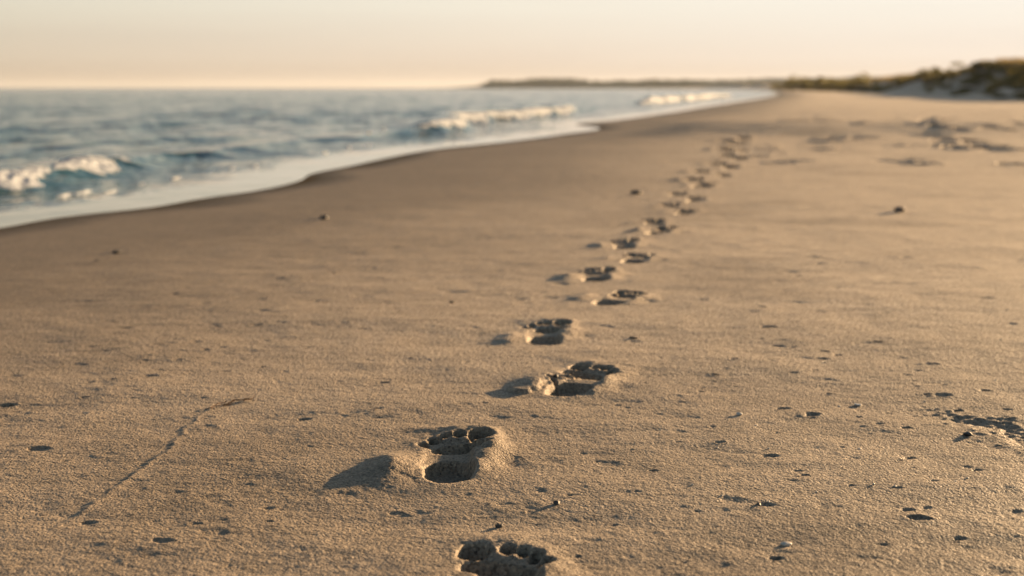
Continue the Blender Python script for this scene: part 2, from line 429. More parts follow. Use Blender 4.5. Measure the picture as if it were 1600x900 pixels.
def attr(nt, name):
    a = nt.nodes.new('ShaderNodeAttribute'); a.attribute_name = name; return a.outputs['Fac']

def sand_material():
    m, nt, b = new_mat('beach_sand')
    pos = nt.nodes.new('ShaderNodeNewGeometry').outputs['Position']
    wet = attr(nt, 'wet')  # wetness by the sea, plus painted dimming of the foreground
    n_big = noise_node(nt, pos, 1.3, 3, .55); n_mid = noise_node(nt, pos, 14, 3, .6); n_gr = noise_node(nt, pos, 380, 1.5, .6)
    c = ramp(nt, n_big, [(.3, (.315, .245, .175)), (.55, (.365, .285, .205)), (.75, (.40, .315, .23))])
    c = mix(nt, 0.5, c, ramp(nt, n_mid, [(.35, (.30, .235, .165)), (.65, (.42, .33, .24))]))
    vo = nt.nodes.new('ShaderNodeTexVoronoi'); vo.inputs['Scale'].default_value = 300; nt.links.new(pos, vo.inputs['Vector'])
    sp = ramp(nt, vo.outputs['Color'], [(.0, (.12, .11, .10)), (.22, (.62, .61, .60)), (.5, (1.0, 1.0, 1.0)), (.8, (1.25, 1.23, 1.2)), (1.0, (2.1, 2.05, 1.95))])
    c = mix(nt, 0.85, c, sp, 'MULTIPLY')
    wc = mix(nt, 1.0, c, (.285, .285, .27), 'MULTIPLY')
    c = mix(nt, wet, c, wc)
    nt.links.new(c, b.inputs['Base Color'])
    r = math_node(nt, 'MULTIPLY_ADD', math_node(nt, 'POWER', wet, 2.0), -0.14); r.node.inputs[2].default_value = 0.66
    nt.links.new(r, b.inputs['Roughness'])
    b.inputs['Specular IOR Level'].default_value = 0.32
    sw_ = math_node(nt, 'MULTIPLY_ADD', wet, -0.17, True); sw_.node.inputs[2].default_value = 0.13; nt.links.new(sw_, b.inputs['Sheen Weight'])
    sp_ = math_node(nt, 'MULTIPLY_ADD', wet, -0.30, True); sp_.node.inputs[2].default_value = 0.30; nt.links.new(sp_, b.inputs['Specular IOR Level']); b.inputs['Sheen Roughness'].default_value = 0.55; b.inputs['Sheen Tint'].default_value = (1, .86, .68, 1)
    # grains and small crumbs
    vg = nt.nodes.new('ShaderNodeTexVoronoi'); vg.inputs['Scale'].default_value = 235; nt.links.new(pos, vg.inputs['Vector'])
    h = math_node(nt, 'MULTIPLY_ADD', vg.outputs['Distance'], -0.30); h2 = math_node(nt, 'MULTIPLY_ADD', noise_node(nt, pos, 330, 2, .6), 0.7); nt.links.new(noise_node(nt, pos, 115, 3, .6), h2.node.inputs[2]); nt.links.new(h2, h.node.inputs[2])
    bp = nt.nodes.new('ShaderNodeBump'); bp.inputs['Distance'].default_value = 0.0044
    st = math_node(nt, 'MULTIPLY_ADD', math_node(nt, 'POWER', wet, 3.0), -0.55); st.node.inputs[2].default_value = 0.85
    nt.links.new(st, bp.inputs['Strength']); nt.links.new(h, bp.inputs['Height'])
    nt.links.new(bp.outputs[0], b.inputs['Normal'])
    return m
M_SAND = sand_material()

def sea_material():
    m, nt, b = new_mat('sea_water')
    pos = nt.nodes.new('ShaderNodeNewGeometry').outputs['Position']
    film = attr(nt, 'film'); foam = attr(nt, 'foam')
    deep = ramp(nt, noise_node(nt, pos, .35, 2), [(.35, (.008, .031, .037)), (.7, (.014, .046, .051))])
    c = mix(nt, film, deep, (.33, .30, .25))
    fn = noise_node(nt, pos, 9, 4, .65)
    ff = math_node(nt, 'ADD', foam, fn); ff = math_node(nt, 'MULTIPLY_ADD', ff, 5.0, True); ff.node.inputs[2].default_value = -4.4
    ff.node.use_clamp = True
    c = mix(nt, ff, c, (.78, .77, .75))
    nt.links.new(c, b.inputs['Base Color'])
    r = math_node(nt, 'MULTIPLY_ADD', ff, 0.6); r.node.inputs[2].default_value = 0.09
    r = math_node(nt, 'SUBTRACT', r, math_node(nt, 'MULTIPLY', film, 0.065), True)
    nt.links.new(r, b.inputs['Roughness'])
    b.inputs['IOR'].default_value = 1.33
    mp = nt.nodes.new('ShaderNodeMapping'); mp.inputs['Scale'].default_value = (1.0, .55, 1.0); mp.inputs['Rotation'].default_value = (0, 0, R(13)); nt.links.new(pos, mp.inputs[0])
    h = math_node(nt, 'MULTIPLY_ADD', noise_node(nt, mp.outputs[0], 1.1, 4, .55), 1.0)
    nt.links.new(math_node(nt, 'MULTIPLY', noise_node(nt, mp.outputs[0], .16, 3, .5), 2.5), h.node.inputs[2])
    bp = nt.nodes.new('ShaderNodeBump'); bp.inputs['Distance'].default_value = 0.36
    st = math_node(nt, 'MULTIPLY_ADD', film, -0.93); st.node.inputs[2].default_value = 1.0
    st = math_node(nt, 'MAXIMUM', st, 0.02)
    nt.links.new(st, bp.inputs['Strength']); nt.links.new(h, bp.inputs['Height']); nt.links.new(bp.outputs[0], b.inputs['Normal'])
    return m
M_SEA = sea_material()

def foam_material():
    m, nt, b = new_mat('sea_foam')
    pos = nt.nodes.new('ShaderNodeNewGeometry').outputs['Position']
    c = ramp(nt, noise_node(nt, pos, 22, 3), [(.3, (.58, .62, .67)), (.7, (.74, .78, .82))])
    nt.links.new(c, b.inputs['Base Color']); b.inputs['Roughness'].default_value = .6
    bp = nt.nodes.new('ShaderNodeBump'); bp.inputs['Distance'].default_value = .01; bp.inputs['Strength'].default_value = .5
    nt.links.new(noise_node(nt, pos, 60, 3), bp.inputs['Height']); nt.links.new(bp.outputs[0], b.inputs['Normal'])
    tr = nt.nodes.new('ShaderNodeBsdfTranslucent'); tr.inputs['Color'].default_value = (.62, .68, .76, 1); nt.links.new(bp.outputs[0], tr.inputs['Normal'])
    mx = nt.nodes.new('ShaderNodeMixShader'); mx.inputs[0].default_value = .38
    out = [n for n in nt.nodes if n.type == 'OUTPUT_MATERIAL'][0]
    nt.links.new(b.outputs[0], mx.inputs[1]); nt.links.new(tr.outputs[0], mx.inputs[2]); nt.links.new(mx.outputs[0], out.inputs[0])
    return m
M_FOAM = foam_material()

def simple_mat(name, stops, scale, rough=.8, bump=.0, bdist=.01, spec=.3, trans=0):
    m, nt, b = new_mat(name)
    pos = nt.nodes.new('ShaderNodeTexCoord').outputs['Object']
    f = noise_node(nt, pos, scale, 4, .6)
    nt.links.new(ramp(nt, f, stops), b.inputs['Base Color']); b.inputs['Roughness'].default_value = rough; b.inputs['Specular IOR Level'].default_value = spec
    if bump:
        bp = nt.nodes.new('ShaderNodeBump'); bp.inputs['Distance'].default_value = bdist; bp.inputs['Strength'].default_value = bump
        nt.links.new(f, bp.inputs['Height']); nt.links.new(bp.outputs[0], b.inputs['Normal'])
    if trans:
        b.inputs['Transmission Weight'].default_value = 0
    return m
M_LEAF = simple_mat('scrub_leaves', [(.3, (.06, .06, .014)), (.7, (.13, .115, .032))], 1.6, .6)
def add_translucent(m, col, f):
    nt = m.node_tree; b = [n for n in nt.nodes if n.type == 'BSDF_PRINCIPLED'][0]; out = [n for n in nt.nodes if n.type == 'OUTPUT_MATERIAL'][0]
    tr = nt.nodes.new('ShaderNodeBsdfTranslucent'); tr.inputs['Color'].default_value = (*col, 1)
    mx = nt.nodes.new('ShaderNodeMixShader'); mx.inputs[0].default_value = f
    nt.links.new(b.outputs[0], mx.inputs[1]); nt.links.new(tr.outputs[0], mx.inputs[2]); nt.links.new(mx.outputs[0], out.inputs[0])
add_translucent(M_LEAF, (.20, .165, .035), .45)
M_STEM = simple_mat('woody_stem', [(.3, (.07, .05, .035)), (.7, (.13, .10, .07))], 9, .85)
M_GRASS = simple_mat('dune_grass', [(.3, (.10, .09, .035)), (.7, (.20, .17, .075))], .7, .7)
add_translucent(M_GRASS, (.30, .22, .08), .4)
M_WOOD = simple_mat('far_woods', [(.3, (.035, .050, .018)), (.7, (.085, .095, .035))], .05, .9)
M_HEAD = simple_mat('headland_soil', [(.3, (.07, .075, .03)), (.7, (.14, .13, .06))], .03, .9)
M_PEB = [simple_mat('dark_pebble', [(.3, (.03, .028, .026)), (.7, (.085, .075, .065))], 90, .55, .4, .002),
         simple_mat('brown_pebble', [(.3, (.12, .085, .055)), (.7, (.22, .16, .11))], 90, .6, .4, .002),
         simple_mat('pale_shell', [(.3, (.50, .42, .33)), (.7, (.72, .64, .53))], 120, .35, .3, .001, .5)]
M_WEED = simple_mat('dried_weed', [(.3, (.06, .035, .018)), (.7, (.17, .09, .04))], 60, .7, .5, .002)

# ------------------------------------------------------------------ sand objects
WET_AND_DIM = (1 - sstep(U + 0.16 * fbm(GX / 0.9, GY / 1.4, 80, 3) * sstep(GY, 0, 6) , 0.02, 0.85)) * 1.0
WET_AND_DIM = np.maximum(WET_AND_DIM, 0.62 * (1 - sstep(U + 0.35 * fbm(GX / 1.7, GY / 1.2, 82, 3), 0.8, 3.4)))
WET_AND_DIM = np.maximum(WET_AND_DIM, (0.44 + 0.25 * fbm(GX / 0.8, GY / 0.6, 86, 3)) * (1 - sstep(GY - 0.35 * GX, 1.3, 3.4)))  # light falloff towards the viewer, painted in as darker near sand
WET_AND_DIM = np.maximum(WET_AND_DIM, 0.30 * sstep(fbm(GX / 1.3, GY / 0.7, 84, 3), .05, .6) * (1 - sstep(U, 3, 5)))
nrm = grid_normals(GX, GY, GZ).reshape(-1, 3)
verts = np.stack([GX, GY, GZ], -1).reshape(-1, 3)
quads = quads_of(NY, NX)
dh = dune_height(GX, GY)
REG[(dh > 0.28) & (REG == 0)] = -1
reg_f = REG.reshape(-1)[quads[:, 0]]
att = {'wet': WET_AND_DIM.reshape(-1)}  # also carries the foreground dimming painted into the sand colour
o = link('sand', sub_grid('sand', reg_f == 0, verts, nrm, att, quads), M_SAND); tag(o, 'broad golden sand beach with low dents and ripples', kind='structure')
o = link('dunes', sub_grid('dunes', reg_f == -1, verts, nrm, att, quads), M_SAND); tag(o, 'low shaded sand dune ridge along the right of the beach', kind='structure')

ORD = ['first', 'second', 'third', 'fourth', 'fifth', 'sixth', 'seventh', 'eighth', 'ninth', 'tenth', 'eleventh', 'twelfth', 'thirteenth', 'fourteenth', 'fifteenth',
       'sixteenth', 'seventeenth', 'eighteenth', 'nineteenth', 'twentieth', 'twenty-first', 'twenty-second', 'twenty-third', 'twenty-fourth', 'twenty-fifth', 'twenty-sixth',
       'twenty-seventh', 'twenty-eighth', 'twenty-ninth', 'thirtieth', 'thirty-first', 'thirty-second', 'thirty-third']
FP_LABEL = {0: 'right bare footprint cut off by the bottom edge, only toes and ball showing',
    1: 'sharpest left bare footprint, all five toes clear, large smooth mound on its left',
    2: 'right bare footprint with broken sand crust on its left rim, toes turned outward',
    3: 'small clear left footprint just beyond the print with the broken crust',
    4: 'slanting right footprint, two separate dark pits, fifth up from the bottom edge',
    5: 'left footprint with a long flat mound shadow, sixth up from the bottom edge'}
for k in range(NT):
    fid = k + 1
    p = fp_pos[k]
    side = 'left' if TRAIL[k][3] > 0 else 'right'
    lab = FP_LABEL.get(k)
    if lab is None:
        place = 'soft' if k < 16 else ('blurred' if k < 29 else 'faint far')
        lab = f'{place} {side} footprint, {ORD[k]} of the main trail counting up from the bottom edge'
    a0 = fid * 16
    if k < ndet:
        root = empty('footprint', p); tag(root, lab, 'footprint', 'trail of bare footprints up the beach')
        for pc in (8, 1, 2, 3, 4, 5, 6, 7):
            sel = reg_f == a0 + pc
            if sel.sum() < 3: continue
            nm = 'sand_rim' if pc == 8 else PIECES[pc]
            link(nm, sub_grid(nm, sel, verts, nrm, att, quads, p), M_SAND, root)
    else:
        sel = (reg_f > a0) & (reg_f <= a0 + 8)
        if sel.sum() < 2: continue
        o = link('footprint', sub_grid('footprint', sel, verts, nrm, att, quads, p), M_SAND, None, p)
        tag(o, lab, 'footprint', 'trail of bare footprints up the beach')
ordr = sorted(range(len(SCUFF)), key=lambda i: -SCUFF[i][1])
for n, k in enumerate(ordr):
    a0 = (NT + k + 1) * 16
    sel = (reg_f > a0) & (reg_f <= a0 + 8)
    if sel.sum() < 2: continue
    p = sc_pos[k]
    o = link('scuffed_footprint', sub_grid('scuffed_footprint', sel, verts, nrm, att, quads, p), M_SAND, None, p)
    tag(o, f'scuffed blurred hollow in dry sand at right, {ORD[n]} counting up from the lowest', 'footprint', 'scuffed prints on the dry sand below the dunes')
print('sand done')

# ------------------------------------------------------------------ the sea
def wave_lines(Yw):
    return 1.62 + 0.038 * np.clip(Yw - 7, 0, 40) + 0.22 * gnoise(Yw / 3.1, Yw * 0 + 2.0, 120) + 0.10 * gnoise(Yw / 0.9, Yw * 0 + 5.0, 121)
def wave_amp(Yw):
    a = 0.060 * sstep(Yw, 4.4, 6.2) * (1 - sstep(Yw, 9.0, 10.6)) + 0.125 * sstep(Yw, 14.5, 18.5) * (1 - sstep(Yw, 30, 36)) + 0.18 * sstep(Yw, 44, 52) * (1 - sstep(Yw, 82, 95))
    return a + 0.035 * (1 + gnoise(Yw / 2.0, Yw * 0 + 1.0, 122))
Wv = np.concatenate([np.arange(-0.5, 0, 0.02), np.array([0.0]), np.array(grow(0.0, 3.2, 0.022, 0.0)), np.array(grow(3.2, 4200, 0.024, 0.016))])
yv = [-40.0]
while yv[-1] < 4.0: yv.append(yv[-1] + max(0.04, (4.0 - yv[-1]) * 0.12))
while yv[-1] < 4000: yv.append(yv[-1] + (max(0.03, 0.0052 * yv[-1]) if yv[-1] < 40 else 0.014 * yv[-1]))
Yv = np.array(yv)
WX = shore(Yv)[:, None] - Wv[None, :]; WY = np.repeat(Yv[:, None], len(Wv), 1); WW = np.repeat(Wv[None, :], len(Yv), 0)
print('sea grid', WX.shape)
film_t = 0.0045 * sstep(WW, -0.02, 0.35) - 0.004 * sstep(-WW, 0.0, 0.1)
bed = macro(WX, WY)
off = sstep(WW, 0.5, 2.5)
lw = wave_lines(Yv)[:, None]; la = wave_amp(Yv)[:, None]
dw = WW - lw
ridge = la * np.where(dw < 0, np.exp(-(dw / 0.17) ** 2), np.exp(-(dw / 0.62) ** 2))
ridge = ridge - 0.12 * la * np.exp(-((dw + 0.42) / 0.22) ** 2)
sw = np.zeros_like(WX)
for i, (lam, amp, seed, ystr) in enumerate([(1.1, .017, 129, 2.6), (1.7, .024, 130, 4.0), (3.1, .028, 131, 6.0), (6.5, .030, 132, 12.0)]):
    ph = WW / lam + 0.9 * gnoise(WX / (lam * 2.2), WY / ystr, seed) + 0.35 * gnoise(WX / lam, WY / (lam * 1.5), seed + 5)
    cr = 1 - 2 * np.abs(np.sin(math.pi * ph)) ** 0.8
    sw += amp * cr * (0.45 + 0.75 * sstep(gnoise(WX / (lam * 3), WY / (ystr * .8), seed + 9), -.4, .5))
sw += 0.016 * fbm(WX / 0.7, WY / 1.2, 140, 3)
sw *= 0.8 * sstep(WW, 1.6, 4.5) * (1 - 0.75 * sstep(WY, 120, 600)) * (1 - 0.75 * sstep(WW, 90, 500))
small = 0.006 * fbm(WX / 0.35, WY / 0.8, 144, 3) * sstep(WW, .35, 1.0) * (1 - sstep(WY, 60, 120))
second = 0.006 * np.exp(-((WW - 0.72 - 0.12 * gnoise(WY / 1.6, WY * 0, 150)) / 0.10) ** 2) * sstep(gnoise(WY / 1.9, WY * 0 + 8, 151), -.4, .2) * (1 - sstep(WY, 30, 50))
WZ = np.maximum(0.0, bed) * (1 - off) + film_t + ridge + sw + small + second
WZ = np.where(WW < 0.0, bed + film_t * 1.0, WZ)
film = 1 - sstep(WW + 0.15 * gnoise(WX / 0.8, WY / 0.8, 160), 0.42, 0.80)
film = film * (1 - sstep(ridge, .006, .02))
foam = 0.36 * np.exp(-((dw + 0.33) / 0.16) ** 2) * sstep(la, 0.07, 0.13) + 0.30 * np.exp(-((WW - 0.75) / 0.12) ** 2) * sstep(gnoise(WY / 1.0, WY * 0 + 3, 161), 0, .4)
foam += 0.34 * np.exp(-((dw + 0.04) / 0.07) ** 2) * sstep(gnoise(WY / 1.4, WY * 0 + 9, 164), -.25, .3) * (WY < 70)
foam += 0.22 * np.exp(-((WW - 0.045) / 0.03) ** 2) * sstep(gnoise(WY / 0.5, WY * 0 + 6, 163), -.3, .5)
foam += 0.30 * np.exp(-((dw + .1) / .5) ** 2) * sstep(WY, 60, 130)
wverts = np.stack([WX, WY, WZ], -1).reshape(-1, 3)
wn = grid_normals(WX, WY, WZ).reshape(-1, 3)
wq = quads_of(len(Yv), len(Wv), flip=True)
wreg = np.zeros(WX.shape, np.int32)
near = (dw > -0.34) & (dw < 0.40)
for i, (ya, yb_) in enumerate([(4.2, 10.4), (15.0, 35.5), (44, 94)]):
    wreg[near & (WY > ya) & (WY < yb_)] = i + 1
wregf = wreg.reshape(-1)[wq[:, 0]]
watt = {'film': film.reshape(-1), 'foam': foam.reshape(-1)}
o = link('sea', sub_grid('sea', wregf == 0, wverts, wn, watt, wq), M_SEA); tag(o, 'teal sea with small swells and a thin shining swash', kind='structure')

_ico = {}
def ico(sub):
    if sub not in _ico:
        bm = bmesh.new(); bmesh.ops.create_icosphere(bm, subdivisions=sub, radius=1)
        v = np.array([x.co[:] for x in bm.verts]); f = np.array([[x.index for x in t.verts] for t in bm.faces]); bm.free(); _ico[sub] = (v, f)
    return _ico[sub]
def blobs(centres, radii, sub=2, squash=(1, 1, .8), rough=.35):
    v0, f0 = ico(sub); V = []; F = []; n = 0
    for k, (c, r) in enumerate(zip(centres, radii)):
        nz = np.array([mnoise.noise(Vector(p) * 1.9 + Vector((k * 3.7, k * 1.3, 0))) for p in v0])
        v = v0 * (1 + rough * nz)[:, None] * r * np.array(squash) + c
        V.append(v); F.append(f0 + n); n += len(v0)
    return np.concatenate(V), np.concatenate(F)
def surf(yq, wq_):
    j = int(np.clip(np.searchsorted(Yv, yq), 0, len(Yv) - 1)); i = int(np.clip(np.searchsorted(Wv, wq_), 0, len(Wv) - 1))
    return WX[j, i], WY[j, i], WZ[j, i]
WAVES = [('small breaker tumbling into white foam nearest the viewer, at the far left edge', (4.8, 10.3), 1500, .030, (.5, 1)),
         ('long breaker with a dark curling face and white foam halfway along the shore', (15.5, 34), 1900, .042, (.3, 1)),
         ('farthest white breaker near the point where the shoreline meets the headland', (46, 92), 900, .075, (.4, 1))]
for i, (lab, (ya, yb_), cnt, rad, _) in enumerate(WAVES):
    ymid = (ya + yb_) / 2; root = empty('breaking_wave', (float(shore(np.array([ymid]))[0] - wave_lines(np.array([ymid]))[0]), ymid, 0))
    tag(root, lab, 'wave', 'breaking waves along the shore')
    org = np.array(root.location)
    link('wave_face', sub_grid('wave_face', wregf == i + 1, wverts, wn, watt, wq, org), M_SEA, root)
    st_ = [.014, .03, .09][i]
    yy = np.arange(ya, yb_, st_); tt = np.linspace(0, 1, 46)
    Yg = np.repeat(yy[:, None], len(tt), 1); Tg = np.repeat(tt[None], len(yy), 0)
    k_ = [1.0, 1.35, 2.6][i]
    n1 = gnoise(yy / (.55 * k_), yy * 0 + 2.5, 210 + i); n2 = gnoise(yy / (.17 * k_), yy * 0 + 4.5, 215 + i)
    cover = sstep(yy, ya, ya + .16 * (yb_ - ya)) * (1 - sstep(yy, yb_ - .3 * (yb_ - ya), yb_))
    if i == 1: cover = cover * (1 - .9 * np.exp(-((yy - 19.6) / 1.3) ** 2))
    Hh = np.clip(cover * (.52 + .62 * n1 + .42 * n2), 0.0, 1.2)
    wid = (.19 + .09 * n1 + .05 * n2) * [1, 1.25, 2.2][i] * (.35 + .65 * np.clip(Hh, 0, 1))
    back = (.05 + .03 * n2) * [1, 1.4, 2.5][i]
    Wg = wave_lines(Yg) + (back[:, None] - Tg * (wid + back)[:, None])
    Wg = Wg + .018 * k_ * gnoise(Yg / (.06 * k_), Tg * 5, 220 + i)
    xs = shore(Yg) - Wg
    jj = np.clip(np.searchsorted(Yv, Yg), 0, len(Yv) - 1); ii = np.clip(np.searchsorted(Wv, Wg), 0, len(Wv) - 1)
    zs = WZ[jj, ii]
    zs = zs * .5 + .5 * np.take_along_axis(zs, np.clip(np.arange(len(tt))[None] - 3, 0, None).repeat(len(yy), 0), 1)
    bil = lambda s_, sd: 1 - np.abs(gnoise(xs / (s_ * k_), Yg / (s_ * k_), sd)) * 1.7
    puff = .50 * bil(.085, 230 + i) + .33 * bil(.042, 240 + i) + .17 * bil(.02, 250 + i)
    prof_ = np.sin(math.pi * np.clip(Tg, 0, 1)) ** .6 * (1 - .45 * Tg)
    Zg = zs - .012 + Hh[:, None] ** .7 * prof_ * [.042, .048, .09][i] * np.clip(.25 + .95 * puff, .05, 2) - .02 * (Hh[:, None] < .06)
    V = np.stack([xs, Yg, Zg], -1).reshape(-1, 3); F = quads_of(*Yg.shape, flip=True)
    tag(link('wave_foam', raw_mesh('wave_foam', V - org, quads=F), M_FOAM, root), kind='stuff')
# bits of froth riding on the thin swash
FROTH = [(275, 275, .05), (128, 297, .055), (100, 301, .05), (170, 296, .045), (362, 262, .045), (400, 257, .03), (508, 237, .05), (545, 228, .05), (577, 211, .06), (600, 209, .05), (576, 226, .045), (640, 221, .04), (222, 282, .03), (330, 262, .025)]
for n, (px, py, r) in enumerate(FROTH):
    p = at_plane(px, py, .02)
    v0, f0 = ico(4)
    nz = np.array([mnoise.noise(Vector(v) * 2.2 + Vector((n * 4.1, 0, 0))) + .6 * mnoise.noise(Vector(v) * 5.5 + Vector((n * 1.7, 9, 0))) for v in v0])
    V = v0 * (1 + .6 * nz)[:, None] * r * np.array([.38, 2.6, .13]) * .85; F = f0
    wloc = float(shore(np.array([p[1]]))[0] - p[0])
    z = surf(p[1], wloc)[2]
    o = link('foam_clump', raw_mesh('foam_clump', V, tris=F), M_FOAM, None, (p[0], p[1], z))
    order = ORD[sorted(range(len(FROTH)), key=lambda q: FROTH[q][0]).index(n)]
    tag(o, f'little white froth clump on the thin water, {order} from the left edge', 'foam', 'froth clumps riding on the swash')
print('sea done')

# ------------------------------------------------------------------ headland with its distant woods
hx = []; 
HP = [(690, 136.2), (720, 134.8), (748, 133), (760, 129.5), (800, 127.5), (845, 125.5), (900, 125), (960, 126.5), (1000, 127.5), (1060, 126.5), (1130, 126), (1200, 125), (1290, 124), (1400, 124), (1600, 124), (1900, 124)]
HD = 900.0
def head_top(xw, d):
    px = 800 + xw / d * FPX * 0.9879
    return np.interp(px, [q[0] for q in HP], [(137 - q[1]) / FPX * HD for q in HP])
hxs = np.arange(-60, 560, 4.0); hys = np.arange(0, 161, 8.0)
HX = np.repeat(hxs[None], len(hys), 0); HYY = np.repeat(hys[:, None], len(hxs), 1)
coast = HD + 10 * gnoise(HX / 60, HX * 0, 180) - 0.18 * np.clip(HX - 150, 0, 999)
HYw = coast + HYY
prof = sstep(HYY, 0, 26) * (1 - .3 * sstep(HYY, 60, 160))
HZ = head_top(HX, HD) * prof * (0.92 + 0.25 * fbm(HX / 40, HYw / 40, 182, 3)) - .6 * (1 - sstep(HYY, 0, 6))
HZ = HZ * 1.0
hv = np.stack([HX, HYw, HZ], -1).reshape(-1, 3)
o = link('headland', raw_mesh('headland', hv, quads=quads_of(*HX.shape)), M_HEAD); tag(o, 'long low wooded headland on the horizon', kind='structure')
C = []; Rr = []
for _ in range(1500):
    i = random.randrange(len(hxs)); j = random.choice([2, 3, 3, 4, 4, 5, 6, 7])
    if hxs[i] < -21: continue
    n = 1 + 0.5 * float(gnoise(np.array([hxs[i] / 22]), np.array([3.3]), 184)[0])
    tt = float(np.clip((hxs[i] + 24) / 14, .3, 1))
    r = random.uniform(.9, 1.6) * n * tt
    C.append(np.array([hxs[i] + random.uniform(-2, 2), HYw[j, i] + random.uniform(-4, 4), HZ[j, i] + r * .4])); Rr.append(r)
V, F = blobs(C, Rr, 2, (1.25, 1.2, .85), .8)
o = link('distant_woods', raw_mesh('distant_woods', V, tris=F, smooth=False), M_WOOD); tag(o, 'hazy green woods covering the long headland', 'woods', kind='stuff')

# ------------------------------------------------------------------ scrub on the dunes
def leaf_cloud(nleaf, seed, lumps, flat=.75, size=.05):
    rg = np.random.default_rng(seed)
    cs = rg.normal(0, 1, (lumps, 3)) * np.array([.42, .42, .16]) + np.array([0, 0, .42]); rs = rg.uniform(.24, .46, lumps)
    k = rg.integers(0, lumps, nleaf)
    d = rg.normal(0, 1, (nleaf, 3)); d /= np.linalg.norm(d, axis=1, keepdims=True)
    c = cs[k] + d * (rs[k] * rg.uniform(.55, 1.05, nleaf))[:, None] * np.array([1, 1, flat])
    c[:, 2] = np.abs(c[:, 2]) + .02
    a = rg.normal(0, 1, (nleaf, 3)); a /= np.linalg.norm(a, axis=1, keepdims=True)
    b = np.cross(a, rg.normal(0, 1, (nleaf, 3))); b /= np.linalg.norm(b, axis=1, keepdims=True)
    s = size * rg.uniform(.6, 1.4, nleaf)[:, None]
    V = np.stack([c - a * s, c - b * s * .55, c + a * s, c + b * s * .55], 1).reshape(-1, 3)
    return V, np.arange(nleaf * 4).reshape(-1, 4)
def stems_mesh(seed):
    rg = random.Random(seed); bm = bmesh.new()
    for k in range(7):
        a = rg.uniform(0, 6.28); l = rg.uniform(.35, .7); tilt = rg.uniform(.2, .8)
        d = Vector((math.cos(a) * tilt, math.sin(a) * tilt, 1)).normalized()
        mtx = Matrix.Translation(d * l / 2 + Vector((0, 0, -.05))) @ d.to_track_quat('Z', 'Y').to_matrix().to_4x4()
        bmesh.ops.create_cone(bm, segments=6, radius1=.022, radius2=.008, depth=l, matrix=mtx)
    me = bpy.data.meshes.new('stem'); bm.to_mesh(me); bm.free(); return me
SH = []
for k in range(4):
    V, F = leaf_cloud(2600, 300 + k, 9 + 2 * k)
    me = raw_mesh('foliage', V, quads=F, smooth=False); me.materials.append(M_LEAF)
    sm = stems_mesh(400 + k); sm.materials.append(M_STEM); SH.append((me, sm))
bushes = []   # x, y, size, height factor
def hz(x, y): return float(macro(np.array([x]), np.array([y]))[0])
def bush_px(px, y, width, hf=1.0):
    x = (px - 800) / FPX * y * 1.012
    bushes.append((x, y, width, hf))
# the domed thicket at right
for px, y, w, hf in [(1478, 92, 1.5, .7), (1497, 90, 1.9, .9), (1515, 91, 2.2, 1.0), (1534, 89, 2.3, 1.1), (1552, 90, 2.4, 1.15), (1570, 88, 2.5, 1.15), (1590, 89, 2.4, 1.1), (1612, 87, 2.4, 1.1), (1640, 86, 2.6, 1.1), (1675, 84, 2.4, 1.0),
                     (1508, 84, 1.3, .6), (1540, 82, 1.3, .6), (1572, 81, 1.4, .6), (1600, 80, 1.4, .6), (1525, 97, 2.2, 1.1), (1560, 98, 2.4, 1.2), (1600, 97, 2.4, 1.1), (1720, 82, 2.2, 1.0),
                     (1490, 80, 1.2, .6), (1556, 78, 1.3, .6), (1588, 77, 1.3, .6), (1616, 78, 1.4, .7), (1518, 80, 1.3, .6), (1632, 82, 1.8, .8), (1580, 84, 1.7, .8), (1545, 86, 1.8, .9)]:
    bush_px(px + 8, y, w, hf * .5)
for px, y, w, hf in [(1457, 112, 2.3, 1.15), (1443, 113, 1.7, .7), (1430, 120, 2.2, 1.1), (1414, 122, 1.8, .8), (1400, 124, 2.0, .9), (1385, 128, 2.0, .85), (1368, 134, 2.0, .9), (1356, 138, 2.0, .9), (1472, 106, 1.6, .6),
                     (1328, 150, 3.2, 1.35), (1342, 147, 1.6, .7), (1310, 160, 2.6, 1.1), (1296, 170, 2.9, 1.2), (1281, 182, 3.6, 1.3), (1266, 200, 3.4, 1.3), (1252, 215, 3.8, 1.3), (1240, 235, 4.2, 1.3), (1228, 260, 4.4, 1.3), (1216, 290, 3.6, .9), (1205, 330, 4.0, .9)]:
    bush_px(px, y, w, hf)
rb = random.Random(5)
for px in range(1376, 1640, 12):
    uu = rb.uniform(13.2, 15.6); yy_ = (uu / .972 - 3.1) / ((px - 800) / FPX * 1.012 - .234)
    bushes.append(((px - 800) / FPX * yy_ * 1.012, yy_, rb.uniform(1.5, 2.2), rb.uniform(.4, .65)))
for px in range(1492, 1650, 11): bush_px(px + rb.uniform(-3, 3), rb.uniform(74, 82), rb.uniform(1.3, 1.9), rb.uniform(.35, .5))
for _ in range(34):
    y = rb.uniform(60, 420) ** 1.0; u = rb.uniform(13.5, 24)
    x = float(shore(np.array([y]))[0]) + u / .972
    bushes.append((x, y, rb.uniform(.8, 1.7) * (1 + y / 400), rb.uniform(.5, .8)))
for px in range(1436, 1636, 8):
    uu = rb.uniform(11.4, 13.8); yy_ = (uu / .972 - 3.1) / ((px - 800) / FPX * 1.012 - .234)
    bushes.append(((px - 800) / FPX * yy_ * 1.012, yy_, rb.uniform(.9, 1.5), rb.uniform(.45, .7)))
for px in range(1440, 1640, 13):
    uu = rb.uniform(10.4, 11.8); yy_ = (uu / .972 - 3.1) / ((px - 800) / FPX * 1.012 - .234)
    if yy_ > 48: bushes.append(((px - 800) / FPX * yy_ * 1.012, yy_, rb.uniform(.7, 1.2), rb.uniform(.35, .6)))
bpx = lambda b: 800 + b[0] / b[1] / 1.012 * FPX
bushes = [b for b in bushes if b[1] < 460 and bpx(b) < 1650]
bushes.sort(key=bpx, reverse=True)
